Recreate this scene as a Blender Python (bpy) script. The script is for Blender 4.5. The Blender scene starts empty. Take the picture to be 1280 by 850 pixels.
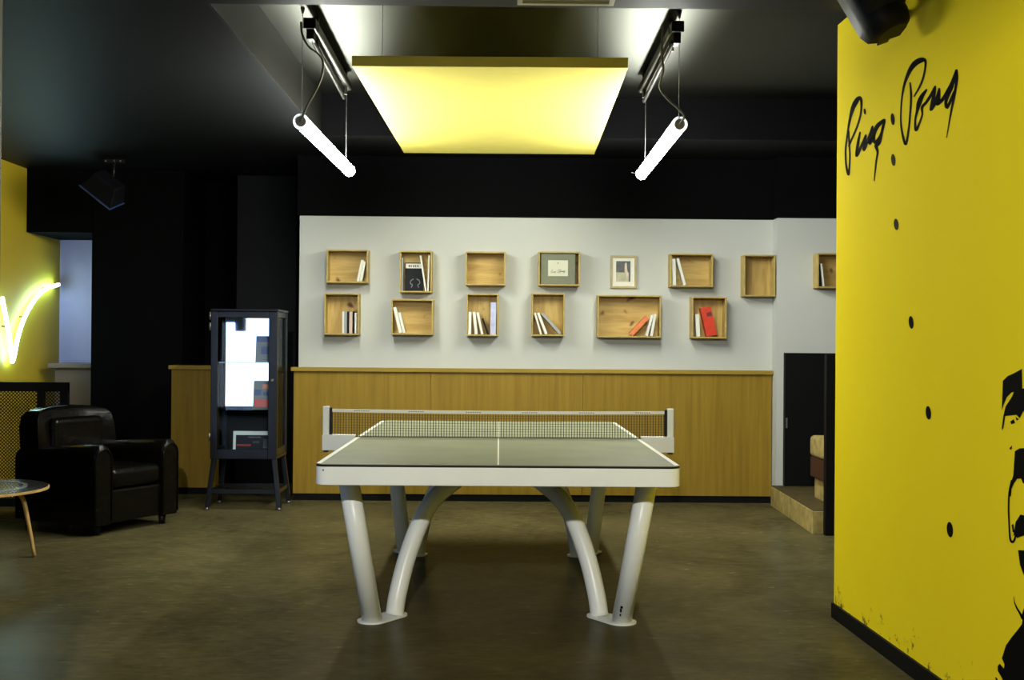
import bpy, bmesh, math, random
from mathutils import Vector, Matrix
random.seed(7)
sc = bpy.context.scene
COL = sc.collection
R = math.radians

# ------------------------------------------------------------------ camera
FPX = 1442.0
CAMLOC = Vector((0, 0, 1.26))
CROT = Matrix.Rotation(-math.atan(16/FPX), 3, 'Z') @ Matrix.Rotation(R(90)+math.atan(6/FPX), 3, 'X') @ Matrix.Rotation(R(0.45), 3, 'Z')
cd = bpy.data.cameras.new('camera'); cam = bpy.data.objects.new('camera', cd); COL.objects.link(cam)
cd.sensor_width = 36; cd.lens = FPX*36/1280; cd.clip_start = 0.05
cam.location = CAMLOC; cam.rotation_euler = CROT.to_euler()
sc.camera = cam

def ray(px, py):
    return CROT @ Vector(((px-640)/FPX, -(py-425)/FPX, -1))
def W(px, py, Y):                      # measured point of the photo at depth Y
    d = ray(px, py); return CAMLOC + d*(Y/d.y)
def yx(Y): return 1.573 - 0.0257*(Y-5.376)     # yellow wall plane, X as a function of Y
def WY(px, py):                        # measured point on the yellow wall
    d = ray(px, py); t = (1.573+0.0257*5.376)/(d.x+0.0257*d.y)
    return CAMLOC + d*t

# ------------------------------------------------------------------ materials
def new_mat(name):
    m = bpy.data.materials.new(name); m.use_nodes = True
    nt = m.node_tree; return m, nt, nt.nodes['Principled BSDF']
def mat(name, col, rough=0.5, metal=0.0, var=0.0, vscale=8, bump=0.0, bscale=60, spec=0.5, stretch=None, coat=0.0):
    m, nt, b = new_mat(name)
    c = (*col, 1)
    b.inputs['Base Color'].default_value = c; b.inputs['Roughness'].default_value = rough
    b.inputs['Metallic'].default_value = metal; b.inputs['Specular IOR Level'].default_value = spec
    b.inputs['Coat Weight'].default_value = coat
    tc = nt.nodes.new('ShaderNodeTexCoord'); mp = nt.nodes.new('ShaderNodeMapping')
    nt.links.new(tc.outputs['Object'], mp.inputs['Vector'])
    if stretch: mp.inputs['Scale'].default_value = stretch
    n = nt.nodes.new('ShaderNodeTexNoise'); n.inputs['Scale'].default_value = vscale; n.inputs['Detail'].default_value = 6
    nt.links.new(mp.outputs['Vector'], n.inputs['Vector'])
    v = max(var, 0.03)
    r = nt.nodes.new('ShaderNodeValToRGB')
    r.color_ramp.elements[0].position = 0.3; r.color_ramp.elements[1].position = 0.7
    r.color_ramp.elements[0].color = (*[x*(1-v) for x in col], 1)
    r.color_ramp.elements[1].color = (*[min(1, x*(1+v)) for x in col], 1)
    nt.links.new(n.outputs['Fac'], r.inputs['Fac']); nt.links.new(r.outputs['Color'], b.inputs['Base Color'])
    if bump:
        n2 = nt.nodes.new('ShaderNodeTexNoise'); n2.inputs['Scale'].default_value = bscale; n2.inputs['Detail'].default_value = 4
        nt.links.new(mp.outputs['Vector'], n2.inputs['Vector'])
        bp = nt.nodes.new('ShaderNodeBump'); bp.inputs['Strength'].default_value = bump; bp.inputs['Distance'].default_value = 0.01
        nt.links.new(n2.outputs['Fac'], bp.inputs['Height']); nt.links.new(bp.outputs['Normal'], b.inputs['Normal'])
    return m
def emit(name, col, s):
    m = bpy.data.materials.new(name); m.use_nodes = True; nt = m.node_tree
    nt.nodes.remove(nt.nodes['Principled BSDF'])
    e = nt.nodes.new('ShaderNodeEmission'); e.inputs['Color'].default_value = (*col, 1); e.inputs['Strength'].default_value = s
    nt.links.new(e.outputs[0], nt.nodes['Material Output'].inputs['Surface']); return m
def glass(name, refl=0.12, tint=(0.9, 0.95, 1)):
    m = bpy.data.materials.new(name); m.use_nodes = True; nt = m.node_tree
    nt.nodes.remove(nt.nodes['Principled BSDF'])
    t = nt.nodes.new('ShaderNodeBsdfTransparent'); t.inputs['Color'].default_value = (*tint, 1)
    g = nt.nodes.new('ShaderNodeBsdfGlossy'); g.inputs['Roughness'].default_value = 0.015
    mx = nt.nodes.new('ShaderNodeMixShader'); mx.inputs['Fac'].default_value = refl
    nt.links.new(t.outputs[0], mx.inputs[1]); nt.links.new(g.outputs[0], mx.inputs[2])
    nt.links.new(mx.outputs[0], nt.nodes['Material Output'].inputs['Surface']); return m
def wood(name, c1, c2, rough=0.45, scale=(28, 28, 1.2), knots=0.0, seams=0.0, coat=0.0, rand=True, knotcol=(0.12, 0.04, 0.01)):
    m, nt, b = new_mat(name)
    L = nt.links.new
    tc = nt.nodes.new('ShaderNodeTexCoord'); mp = nt.nodes.new('ShaderNodeMapping')
    oi = nt.nodes.new('ShaderNodeObjectInfo')
    ml = nt.nodes.new('ShaderNodeMath'); ml.operation = 'MULTIPLY'; ml.inputs[1].default_value = 37.0 if rand else 0.0
    L(oi.outputs['Random'], ml.inputs[0])
    ad = nt.nodes.new('ShaderNodeVectorMath'); ad.operation = 'ADD'
    L(tc.outputs['Object'], ad.inputs[0]); L(ml.outputs[0], ad.inputs[1])
    L(ad.outputs[0], mp.inputs['Vector']); mp.inputs['Scale'].default_value = scale
    n = nt.nodes.new('ShaderNodeTexNoise'); n.inputs['Scale'].default_value = 1.0; n.inputs['Detail'].default_value = 8; n.inputs['Roughness'].default_value = 0.6
    n.inputs['Distortion'].default_value = 0.4
    L(mp.outputs['Vector'], n.inputs['Vector'])
    r = nt.nodes.new('ShaderNodeValToRGB')
    r.color_ramp.elements[0].position = 0.32; r.color_ramp.elements[1].position = 0.68
    r.color_ramp.elements[0].color = (*c1, 1); r.color_ramp.elements[1].color = (*c2, 1)
    L(n.outputs['Fac'], r.inputs['Fac'])
    out = r.outputs['Color']
    if knots:
        n3 = nt.nodes.new('ShaderNodeTexNoise'); n3.inputs['Scale'].default_value = 9; n3.inputs['Detail'].default_value = 1
        L(ad.outputs[0], n3.inputs['Vector'])
        r3 = nt.nodes.new('ShaderNodeValToRGB'); r3.color_ramp.elements[0].position = 0.72-knots*0.1; r3.color_ramp.elements[1].position = 0.80-knots*0.1
        L(n3.outputs['Fac'], r3.inputs['Fac'])
        mx = nt.nodes.new('ShaderNodeMixRGB'); L(r3.outputs['Color'], mx.inputs['Fac']); L(out, mx.inputs[1]); mx.inputs[2].default_value = (*knotcol, 1)
        out = mx.outputs[0]
    L(out, b.inputs['Base Color']); b.inputs['Roughness'].default_value = rough; b.inputs['Coat Weight'].default_value = coat; b.inputs['Specular IOR Level'].default_value = 0.25
    return m

M = {}
M['white_wall'] = mat('white_plaster', (0.50, 0.515, 0.495), 0.7, var=0.02, vscale=2, bump=0.05, bscale=90)
M['black_wall'] = mat('black_paint', (0.0022, 0.0022, 0.0026), 0.8, var=0.1, vscale=3, bump=0.1, bscale=20, spec=0.04)
M['charcoal_wall'] = mat('charcoal_paint', (0.010, 0.011, 0.013), 0.7, var=0.1, vscale=3, spec=0.15)
M['ceiling_side'] = mat('dark_ceiling_side_paint', (0.0042, 0.0041, 0.0032), 0.6, var=0.06, vscale=1.5, spec=0.12)
def satin_black(name, col, gloss, rough):
    m = bpy.data.materials.new(name); m.use_nodes = True; nt = m.node_tree; L = nt.links.new
    nt.nodes.remove(nt.nodes['Principled BSDF'])
    d = nt.nodes.new('ShaderNodeBsdfDiffuse'); g = nt.nodes.new('ShaderNodeBsdfGlossy'); g.distribution = 'BECKMANN'
    g.inputs['Roughness'].default_value = rough; g.inputs['Color'].default_value = (gloss, gloss*1.02, gloss*0.9, 1)
    n = nt.nodes.new('ShaderNodeTexNoise'); n.inputs['Scale'].default_value = 2
    tc = nt.nodes.new('ShaderNodeTexCoord'); L(tc.outputs['Object'], n.inputs['Vector'])
    r = nt.nodes.new('ShaderNodeValToRGB'); r.color_ramp.elements[0].color = (*[c*0.8 for c in col], 1); r.color_ramp.elements[1].color = (*[c*1.2 for c in col], 1)
    L(n.outputs['Fac'], r.inputs['Fac']); L(r.outputs['Color'], d.inputs['Color'])
    a = nt.nodes.new('ShaderNodeAddShader'); L(d.outputs[0], a.inputs[0]); L(g.outputs[0], a.inputs[1])
    L(a.outputs[0], nt.nodes['Material Output'].inputs['Surface']); return m
M['ceiling'] = satin_black('satin_ceiling_paint', (0.003, 0.003, 0.0027), 0.11, 0.48)
M['ceiling_black'] = mat('black_ceiling_paint', (0.0035, 0.004, 0.0045), 0.5, var=0.1, vscale=1.5, bump=0.05, bscale=10, spec=0.16)
M['blue_lit_white'] = mat('blue_lit_white_plaster', (0.62, 0.52, 0.85), 0.7, var=0.02)  # bluish light on the white back-room wall is put into its colour
M['yellow_left'] = mat('mustard_yellow_paint', (0.62, 0.44, 0.02), 0.6, var=0.04, vscale=2)
M['wood_panel'] = wood('oak_veneer', (0.218, 0.136, 0.011), (0.295, 0.188, 0.020), 0.5, (30, 30, 1.3), rand=False)
M['wood_cap'] = wood('oak_cap', (0.25, 0.165, 0.02), (0.34, 0.235, 0.035), 0.45, (2, 30, 30), rand=False)
M['pine'] = wood('pine_board', (0.38, 0.235, 0.065), (0.58, 0.41, 0.145), 0.5, (2.5, 20, 24), knots=0.45)
M['pine_edge'] = wood('pine_edge', (0.36, 0.26, 0.075), (0.50, 0.375, 0.125), 0.5, (12, 12, 12))
M['pine_vertical'] = wood('pine_board_vertical', (0.38, 0.235, 0.065), (0.58, 0.41, 0.145), 0.5, (24, 20, 2.5), knots=0.45)
M['plywood'] = wood('light_plywood', (0.50, 0.30, 0.10), (0.62, 0.40, 0.15), 0.4, (20, 20, 3))
M['black_plinth'] = mat('black_plinth', (0.003, 0.003, 0.003), 0.6, spec=0.12)
M['white_metal'] = mat('white_powder_coat', (0.84, 0.87, 0.84), 0.34, var=0.015, vscale=5)
M['table_top'] = mat('grey_green_table_top', (0.195, 0.205, 0.135), 0.5, var=0.08, vscale=5, spec=0.12)
M['line'] = mat('white_line_paint', (0.75, 0.75, 0.66), 0.4)
M['black_plastic'] = mat('black_plastic', (0.005, 0.005, 0.006), 0.4, spec=0.25)
M['net'] = mat('dark_net_cord', (0.015, 0.016, 0.014), 0.8)
M['tape'] = mat('white_net_tape', (0.78, 0.77, 0.68), 0.6)
M['grey_print'] = mat('grey_print', (0.2, 0.2, 0.19), 0.6)
M['yellow_panel'] = mat('yellow_acoustic_panel', (0.93, 0.80, 0.17), 0.5, var=0.02, bump=0.06, bscale=150)
M['tube'] = emit('lit_fluorescent_tube', (0.97, 1.0, 0.91), 108)
M['cap'] = mat('frosted_end_cap', (0.80, 0.86, 0.95), 0.3)
M['cap'].node_tree.nodes['Principled BSDF'].inputs['Transmission Weight'].default_value = 0.02
M['steel'] = mat('brushed_steel', (0.22, 0.21, 0.19), 0.4, metal=0.8)
M['dark_steel'] = mat('dark_steel', (0.016, 0.015, 0.012), 0.4, metal=0.2, spec=0.3)
M['cable'] = mat('grey_cable', (0.16, 0.16, 0.14), 0.4)
M['wire'] = mat('steel_wire', (0.30, 0.30, 0.28), 0.4, metal=0.5)
M['cabinet'] = mat('gunmetal_paint', (0.035, 0.039, 0.052), 0.30, metal=0.85, var=0.15, vscale=6)
M['mag_face'] = mat('pale_magazine_cover', (0.16, 0.17, 0.16), 0.5, spec=0.1)
M['cab_glass'] = glass('cabinet_glass', 0.012)
M['shelf_glass'] = glass('shelf_glass', 0.10, (0.7, 0.8, 0.8))
M['leather'] = mat('black_leather', (0.003, 0.0026, 0.002), 0.24, var=0.1, bump=0.7, bscale=9, spec=0.22)
M['neon'] = emit('neon_tube_glow', (0.42, 0.80, 1.0), 24)
M['window'] = emit('daylight_pane', (0.72, 0.86, 1.0), 4)
M['window_left'] = emit('daylight_pane_left', (0.45, 0.65, 1.0), 1.0)
M['mural_black'] = mat('black_stencil_paint', (0.004, 0.0035, 0.003), 0.8, spec=0.03)
M['faded_black'] = mat('faded_black_paint', (0.035, 0.03, 0.006), 0.8, spec=0.03)
M['cream'] = mat('worn_cream_plaster', (0.31, 0.235, 0.075), 0.75, var=0.35, vscale=14, bump=0.3, bscale=25)
M['maroon'] = mat('maroon_vinyl', (0.035, 0.008, 0.007), 0.5)
M['paper'] = mat('white_paper', (0.75, 0.74, 0.66), 0.6)
M['book_white'] = mat('white_book_cover', (0.72, 0.72, 0.64), 0.4, var=0.03)
M['book_black'] = mat('black_book_cover', (0.010, 0.011, 0.016), 0.5, spec=0.1)
M['book_red'] = mat('red_book_cover', (0.60, 0.045, 0.02), 0.35, var=0.15, vscale=20)
M['book_orange'] = mat('orange_book_cover', (0.72, 0.20, 0.06), 0.4, var=0.15, vscale=30)
M['book_blue'] = mat('lilac_book_cover', (0.42, 0.45, 0.70), 0.4, var=0.2, vscale=18)
M['book_grey'] = mat('grey_book_cover', (0.30, 0.32, 0.33), 0.5)
M['book_green'] = mat('grey_green_cloth', (0.15, 0.165, 0.115), 0.7, var=0.06, vscale=60)
M['book_pink'] = mat('pale_pink_book_cover', (0.62, 0.45, 0.36), 0.5)
M['label'] = mat('pale_paper_label', (0.55, 0.56, 0.44), 0.6)
M['frame'] = wood('pale_oak_frame', (0.34, 0.28, 0.14), (0.46, 0.38, 0.2), 0.45, (8, 8, 8))
M['photo_dark'] = mat('photo_dark', (0.05, 0.055, 0.06), 0.3, var=0.6, vscale=30)
M['photo_light'] = mat('photo_light', (0.42, 0.40, 0.27), 0.3, var=0.2, vscale=20)
M['photo_skin'] = mat('photo_pale', (0.62, 0.5, 0.4), 0.3, var=0.2, vscale=50)
M['navy'] = mat('navy_print', (0.03, 0.05, 0.16), 0.4)
M['speaker_grille'] = mat('dark_speaker_grille', (0.010, 0.011, 0.016), 0.45, bump=0.3, bscale=400, spec=0.2)
M['speaker_body'] = mat('speaker_shell', (0.006, 0.006, 0.008), 0.5, spec=0.15)
M['counter_dim'] = mat('brown_laminate', (0.16, 0.10, 0.075), 0.5, var=0.05)
M['table_dark'] = mat('dark_lacquer_top', (0.045, 0.04, 0.04), 0.16, coat=0.6)
M['ring'] = mat('pale_inlay', (0.25, 0.25, 0.26), 0.2, coat=0.5)

def floor_mat():
    m, nt, b = new_mat('dark_polished_floor'); L = nt.links.new
    tc = nt.nodes.new('ShaderNodeTexCoord')
    n = nt.nodes.new('ShaderNodeTexNoise'); n.inputs['Scale'].default_value = 1.3; n.inputs['Detail'].default_value = 9; n.inputs['Roughness'].default_value = 0.65
    n.inputs['Distortion'].default_value = 0.6
    L(tc.outputs['Object'], n.inputs['Vector'])
    r = nt.nodes.new('ShaderNodeValToRGB'); r.color_ramp.elements[0].position = 0.3; r.color_ramp.elements[1].position = 0.72
    r.color_ramp.elements[0].color = (0.052, 0.045, 0.021, 1); r.color_ramp.elements[1].color = (0.118, 0.101, 0.046, 1)
    L(n.outputs['Fac'], r.inputs['Fac'])
    # fine scuffs
    mp = nt.nodes.new('ShaderNodeMapping'); mp.inputs['Scale'].default_value = (6, 14, 1); mp.inputs['Rotation'].default_value = (0, 0, 0.3)
    L(tc.outputs['Object'], mp.inputs['Vector'])
    n2 = nt.nodes.new('ShaderNodeTexNoise'); n2.inputs['Scale'].default_value = 2.2; n2.inputs['Detail'].default_value = 10; n2.inputs['Roughness'].default_value = 0.75
    L(mp.outputs['Vector'], n2.inputs['Vector'])
    mx = nt.nodes.new('ShaderNodeMixRGB'); mx.blend_type = 'OVERLAY'; mx.inputs['Fac'].default_value = 0.65
    L(r.outputs['Color'], mx.inputs[1]); L(n2.outputs['Fac'], mx.inputs[2]); L(mx.outputs[0], b.inputs['Base Color'])
    b.inputs['Specular IOR Level'].default_value = 0.06
    mr = nt.nodes.new('ShaderNodeMapRange'); mr.inputs['To Min'].default_value = 0.12; mr.inputs['To Max'].default_value = 0.36
    L(n2.outputs['Fac'], mr.inputs['Value']); L(mr.outputs[0], b.inputs['Roughness'])
    bp = nt.nodes.new('ShaderNodeBump'); bp.inputs['Strength'].default_value = 0.08; bp.inputs['Distance'].default_value = 0.01
    L(n2.outputs['Fac'], bp.inputs['Height']); L(bp.outputs['Normal'], b.inputs['Normal'])
    df = nt.nodes.new('ShaderNodeBsdfDiffuse'); L(mx.outputs[0], df.inputs['Color'])
    ms_ = nt.nodes.new('ShaderNodeMixShader'); ms_.inputs['Fac'].default_value = 0.52
    L(b.outputs[0], ms_.inputs[1]); L(df.outputs[0], ms_.inputs[2]); L(ms_.outputs[0], nt.nodes['Material Output'].inputs['Surface'])
    return m
M['floor'] = floor_mat()
def yellow_mat():
    m, nt, b = new_mat('bright_yellow_paint'); L = nt.links.new
    tc = nt.nodes.new('ShaderNodeTexCoord')
    n = nt.nodes.new('ShaderNodeTexNoise'); n.inputs['Scale'].default_value = 14; n.inputs['Detail'].default_value = 6; n.inputs['Roughness'].default_value = 0.7
    L(tc.outputs['Object'], n.inputs['Vector'])
    sp = nt.nodes.new('ShaderNodeSeparateXYZ'); L(tc.outputs['Object'], sp.inputs[0])
    mr = nt.nodes.new('ShaderNodeMapRange'); mr.inputs['From Min'].default_value = 0.05; mr.inputs['From Max'].default_value = 0.34
    mr.inputs['To Min'].default_value = 0.54; mr.inputs['To Max'].default_value = 0.76
    L(sp.outputs['Z'], mr.inputs['Value'])
    gt = nt.nodes.new('ShaderNodeMath'); gt.operation = 'SUBTRACT'; L(n.outputs['Fac'], gt.inputs[0]); L(mr.outputs[0], gt.inputs[1])
    g2 = nt.nodes.new('ShaderNodeMath'); g2.operation = 'MULTIPLY'; g2.use_clamp = True; g2.inputs[1].default_value = 14; L(gt.outputs[0], g2.inputs[0])
    n2 = nt.nodes.new('ShaderNodeTexNoise'); n2.inputs['Scale'].default_value = 1.2; L(tc.outputs['Object'], n2.inputs['Vector'])
    r = nt.nodes.new('ShaderNodeValToRGB'); r.color_ramp.elements[0].color = (0.92, 0.71, 0.012, 1); r.color_ramp.elements[1].color = (0.95, 0.75, 0.016, 1)
    L(n2.outputs['Fac'], r.inputs['Fac'])
    mx = nt.nodes.new('ShaderNodeMixRGB'); L(g2.outputs[0], mx.inputs['Fac']); L(r.outputs['Color'], mx.inputs[1]); mx.inputs[2].default_value = (0.12, 0.09, 0.02, 1)
    L(mx.outputs[0], b.inputs['Base Color']); b.inputs['Roughness'].default_value = 0.8; b.inputs['Specular IOR Level'].default_value = 0.03
    return m
M['yellow'] = yellow_mat()

# ------------------------------------------------------------------ mesh helpers
class MB:
    def __init__(s): s.bm = bmesh.new(); s.mats = []; s.mi = 0
    def use(s, m):
        if m not in s.mats: s.mats.append(m)
        s.mi = s.mats.index(m); return s
    def _f(s, vs, smooth=False):
        try: f = s.bm.faces.new(vs)
        except ValueError: return
        f.material_index = s.mi; f.smooth = smooth; return f
    def hexa(s, P):
        v = [s.bm.verts.new(p) for p in P]
        for q in ((0,3,2,1),(4,5,6,7),(0,1,5,4),(1,2,6,5),(2,3,7,6),(3,0,4,7)): s._f([v[i] for i in q])
        return s
    def box(s, x0, x1, y0, y1, z0, z1, T=None):
        P = [(x0,y0,z0),(x1,y0,z0),(x1,y1,z0),(x0,y1,z0),(x0,y0,z1),(x1,y0,z1),(x1,y1,z1),(x0,y1,z1)]
        if T: P = [T @ Vector(p) for p in P]
        return s.hexa(P)
    def bar(s, a, b, w, h, up=Vector((0,0,1))):
        a = Vector(a); b = Vector(b); d = (b-a).normalized(); x = d.cross(up)
        x = x.normalized() if x.length > 1e-4 else Vector((1,0,0)); z = x.cross(d)
        x = x*w/2; z = z*h/2
        return s.hexa([a-x-z, a+x-z, b+x-z, b-x-z, a-x+z, a+x+z, b+x+z, b-x+z])
    def tube(s, pts, r, seg=12, cap=True, smooth=True):
        pts = [Vector(p) for p in pts]; n = len(pts)
        rr = r if isinstance(r, (list, tuple)) else [r]*n
        prev = None; rings = []
        for i, p in enumerate(pts):
            t = (pts[min(i+1, n-1)]-pts[max(i-1, 0)]).normalized()
            if prev is None:
                u = t.cross(Vector((0,0,1)));
                if u.length < 1e-3: u = t.cross(Vector((1,0,0)))
            else: u = prev - t*prev.dot(t)
            u.normalize(); prev = u; w = t.cross(u)
            rings.append([s.bm.verts.new(p+(u*math.cos(a)+w*math.sin(a))*rr[i]) for a in [2*math.pi*k/seg for k in range(seg)]])
        for A, B in zip(rings, rings[1:]):
            for k in range(seg): s._f([A[k], A[(k+1)%seg], B[(k+1)%seg], B[k]], smooth)
        if cap: s._f(rings[0][::-1]); s._f(rings[-1])
        return s
    def prism(s, poly, vec, smooth=False):     # closed polygon (3D points) swept along vec
        a = [s.bm.verts.new(p) for p in poly]; b = [s.bm.verts.new(Vector(p)+Vector(vec)) for p in poly]
        n = len(a)
        for k in range(n): s._f([a[k], a[(k+1)%n], b[(k+1)%n], b[k]], smooth)
        f1 = s._f(a[::-1]); f2 = s._f(b)
        return s
    def flat(s, poly):
        s._f([s.bm.verts.new(p) for p in poly]); return s
    def build(s, name, m=None, parent=None, bevel=0, seg=2, smooth=False, local=False, sub=0, angle=35):
        bm = s.bm
        bmesh.ops.recalc_face_normals(bm, faces=bm.faces)
        big = [f for f in bm.faces if len(f.verts) > 4]
        if big: bmesh.ops.triangulate(bm, faces=big, ngon_method='EAR_CLIP')
        co = [v.co for v in bm.verts]
        lo = Vector((min(c.x for c in co), min(c.y for c in co), min(c.z for c in co)))
        hi = Vector((max(c.x for c in co), max(c.y for c in co), max(c.z for c in co)))
        off = Vector((0,0,0)); loc = Vector((0,0,0))
        if not local:
            if parent is None: off = Vector(((lo.x+hi.x)/2, (lo.y+hi.y)/2, lo.z)); loc = off
            else: off = Vector(parent['_o'])
        if off.length: bmesh.ops.translate(bm, verts=bm.verts, vec=-off)
        me = bpy.data.meshes.new(name)
        if smooth:
            for f in bm.faces: f.smooth = True
        bm.to_mesh(me); bm.free()
        if s.mats:
            for mm in s.mats: me.materials.append(mm)
        elif m: me.materials.append(m)
        o = bpy.data.objects.new(name, me); COL.objects.link(o); o.location = loc
        if parent is not None: o.parent = parent
        o['_o'] = list(off) if not local else [0, 0, 0]
        if bevel:
            b = o.modifiers.new('bevel', 'BEVEL'); b.width = bevel; b.segments = seg; b.limit_method = 'ANGLE'; b.angle_limit = R(angle)
            if seg > 1:
                for p in me.polygons: p.use_smooth = True
                wn = o.modifiers.new('wn', 'WEIGHTED_NORMAL'); wn.keep_sharp = True
        if sub:
            q = o.modifiers.new('sub', 'SUBSURF'); q.levels = sub; q.render_levels = sub
        return o

def thing(name, label, cat, loc=(0,0,0), rz=0, group=None):
    o = bpy.data.objects.new(name, None); COL.objects.link(o); o.empty_display_size = 0.1
    o.location = loc; o.rotation_euler = (0, 0, rz); o['_o'] = list(loc)
    return tag(o, label, cat, group)
def tag(o, label, cat, group=None):
    o['label'] = label; o['category'] = cat
    if group: o['group'] = group
    return o
def struct(o, label=None):
    o['kind'] = 'structure'
    if label: o['label'] = label
    return o
def B(x0, x1, y0, y1, z0, z1): return MB().box(x0, x1, y0, y1, z0, z1)

# ------------------------------------------------------------------ room shell
CZ, RZ = 2.77, 3.07
YB, YN, YF = 9.30, -3.0, 10.93
fl = MB(); fl.box(-5.4, 4.4, YN, 9.0, -0.12, 0).box(-2.95, 4.4, 9.0, YF+0.2, -0.12, 0)
struct(fl.build('floor', M['floor']))
struct(B(-5.4, -2.95, 9.0, YF+0.2, -0.85, -0.8).build('floor', M['floor']))
# ceiling: lower slab with a deep recess over the table
c = MB()
c.box(-5.4, 4.4, YN, 5.15, CZ, CZ+0.12)
c.box(-5.4, -1.31, 5.15, 8.4, CZ, CZ+0.12)
c.box(-5.4, 4.4, 8.4, YF+0.2, CZ, CZ+0.12)
c.box(3.2, 4.4, 5.15, 8.4, CZ, CZ+0.12)
struct(c.build('ceiling', M['ceiling_black']))
c = MB(); c.box(-1.31, 3.2, 5.15, 8.4, RZ, RZ+0.12)
struct(c.build('ceiling', M['ceiling']))
c = MB()
c.box(-1.31, -1.302, 5.151, 8.4, CZ+0.001, RZ)      # long left side of the recess
c.box(-1.36, 3.2, 5.10, 5.15, CZ+0.001, RZ)
c.box(3.2, 3.25, 5.10, 8.4, CZ+0.001, RZ)
struct(c.build('trim_1', M['ceiling_side']), 'upright sides of the ceiling recess')
struct(B(-1.302, 3.2, 8.39, 8.4, CZ+0.001, RZ).build('trim_2', M['black_wall']), 'far upright side of the ceiling recess')
# back wall: white band, black band above, oak panelling below
XL, XR, Y2 = -1.612, 2.206, 9.15
struct(B(XL, XR, YB, YF+0.1, 0, 2.286).build('wall_back', M['white_wall']))
struct(B(XL-0.02, XR-0.005, YB-0.008, YF+0.1, 2.286, CZ).build('wall_back', M['black_wall']), 'black painted band above the white wall')
struct(B(XR, 4.4, Y2, YF+0.1, 0, 2.286).build('wall_back', M['white_wall']), 'white wall stepping forward on the right')
struct(B(XR-0.005, 4.4, Y2-0.008, YF+0.1, 2.286, CZ).build('wall_back', M['black_wall']), 'black band above the right white wall')
PL = -1.645
pn = MB(); 
for a, b in ((PL, -0.55), (-0.548, 0.675), (0.677, 2.199)): pn.box(a, b, YB-0.03, YB-0.001, 0.055, 1.035)
o = struct(pn.build('wall_back', M['wood_panel'], bevel=0.0015, seg=1), 'oak veneer panelling under the white wall')
struct(B(PL-0.02, 2.205, YB-0.055, YB-0.001, 1.035, 1.068).build('trim_3', M['wood_cap'], bevel=0.003), 'oak cap of the panelling')
struct(B(PL, 2.199, YB-0.02, YB-0.001, 0, 0.055).build('baseboard_back', M['black_plinth']))
# left part: oak half wall, black pillars, back room
struct(B(-2.715, -2.36, 9.60, 9.78, 0.055, 1.035).build('wall_left', M['wood_panel'], bevel=0.002, seg=1), 'short oak half wall between the armchair and the display cabinet')
struct(B(-2.735, -2.34, 9.575, 9.80, 1.035, 1.068).build('trim_4', M['wood_cap'], bevel=0.003))
struct(B(-2.705, -2.37, 9.615, 9.77, 0, 0.055).build('baseboard_left', M['black_plinth']))
struct(B(-3.02, XL, 10.93, 11.05, 0, CZ).build('wall_back', M['black_wall']))
struct(B(-2.37, -1.83, 10.40, 10.93, 0, CZ).build('wall_pillar', M['charcoal_wall'], bevel=0.01), 'charcoal square pillar behind the cabinet')
struct(B(-3.58, -2.78, 10.15, 10.93, -0.8, CZ).build('wall_pillar', M['black_wall'], bevel=0.01), 'wide black pillar behind the armchair')
struct(B(-4.16, -3.02, 10.93, 11.05, -0.8, 2.25).build('wall_back', M['blue_lit_white']), 'white wall of the back room with bluish light painted into its colour')
struct(B(-4.149, -3.58, 10.15, 10.925, 2.215, CZ).build('ceiling', M['black_wall']), 'black soffit over the back room')
# left wall with window, yellow end
wl = MB()
wl.box(-4.27, -4.15, 1.0, 1.2, 0, CZ).box(-4.27, -4.15, 5.0, 9.0, 0, CZ)
wl.box(-4.27, -4.15, 1.2, 5.0, 0, 0.7).box(-4.27, -4.15, 1.2, 5.0, 2.35, CZ)
struct(wl.build('wall_left', M['black_wall']))
struct(B(-4.27, -4.15, 9.0, 11.05, -0.8, CZ).build('wall_left', M['yellow_left']), 'mustard yellow wall behind the railing')
wf = MB()
for y in (1.2, 2.45, 3.7, 4.95): wf.box(-4.24, -4.16, y, y+0.05, 0.7, 2.35)
wf.box(-4.24, -4.16, 1.25, 4.95, 0.7, 0.75).box(-4.24, -4.16, 1.25, 4.95, 2.30, 2.35)
w1 = struct(wf.build('window_1', M['dark_steel']))
B(-4.22, -4.21, 1.25, 4.95, 0.75, 2.30).build('pane', M['window_left'], w1)
# near wall behind the camera, with glazed door
wb = MB(); wa, wz, wt, wb0 = -5.1, -4.08, 1.79, 0.10
wb.box(-5.4, wa, YN-0.12, YN, 0, CZ).box(wz, 4.4, YN-0.12, YN, 0, CZ).box(wa, wz, YN-0.12, YN, wt, CZ).box(wa, wz, YN-0.12, YN, 0, wb0)
struct(wb.build('wall_front', M['charcoal_wall']))
wf = MB(); wf.box(wa, wa+0.02, YN-0.1, YN-0.02, wb0, wt).box(wz-0.02, wz, YN-0.1, YN-0.02, wb0, wt).box(wa+0.02, wz-0.02, YN-0.1, YN-0.02, wb0, wb0+0.03).box(wa+0.02, wz-0.02, YN-0.1, YN-0.02, wt-0.03, wt)
wf.box(-4.72, -4.53, YN-0.08, YN-0.01, 1.46, wt-0.03).box(-5.08, -4.72, YN-0.08, YN-0.01, 1.62, wt-0.03).box(-5.08, -4.90, YN-0.08, YN-0.01, 0.93, 1.62)
w2 = struct(wf.build('window_2', M['dark_steel']))
B(wa+0.02, wz-0.02, YN-0.09, YN-0.08, wb0+0.03, wt-0.03).build('pane', M['window'], w2)
struct(B(-5.52, -5.4, YN, YF, -0.8, CZ).build('wall_left', M['black_wall']))
struct(B(4.4, 4.52, YN, YF+0.1, 0, RZ).build('wall_right', M['black_wall']))
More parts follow.
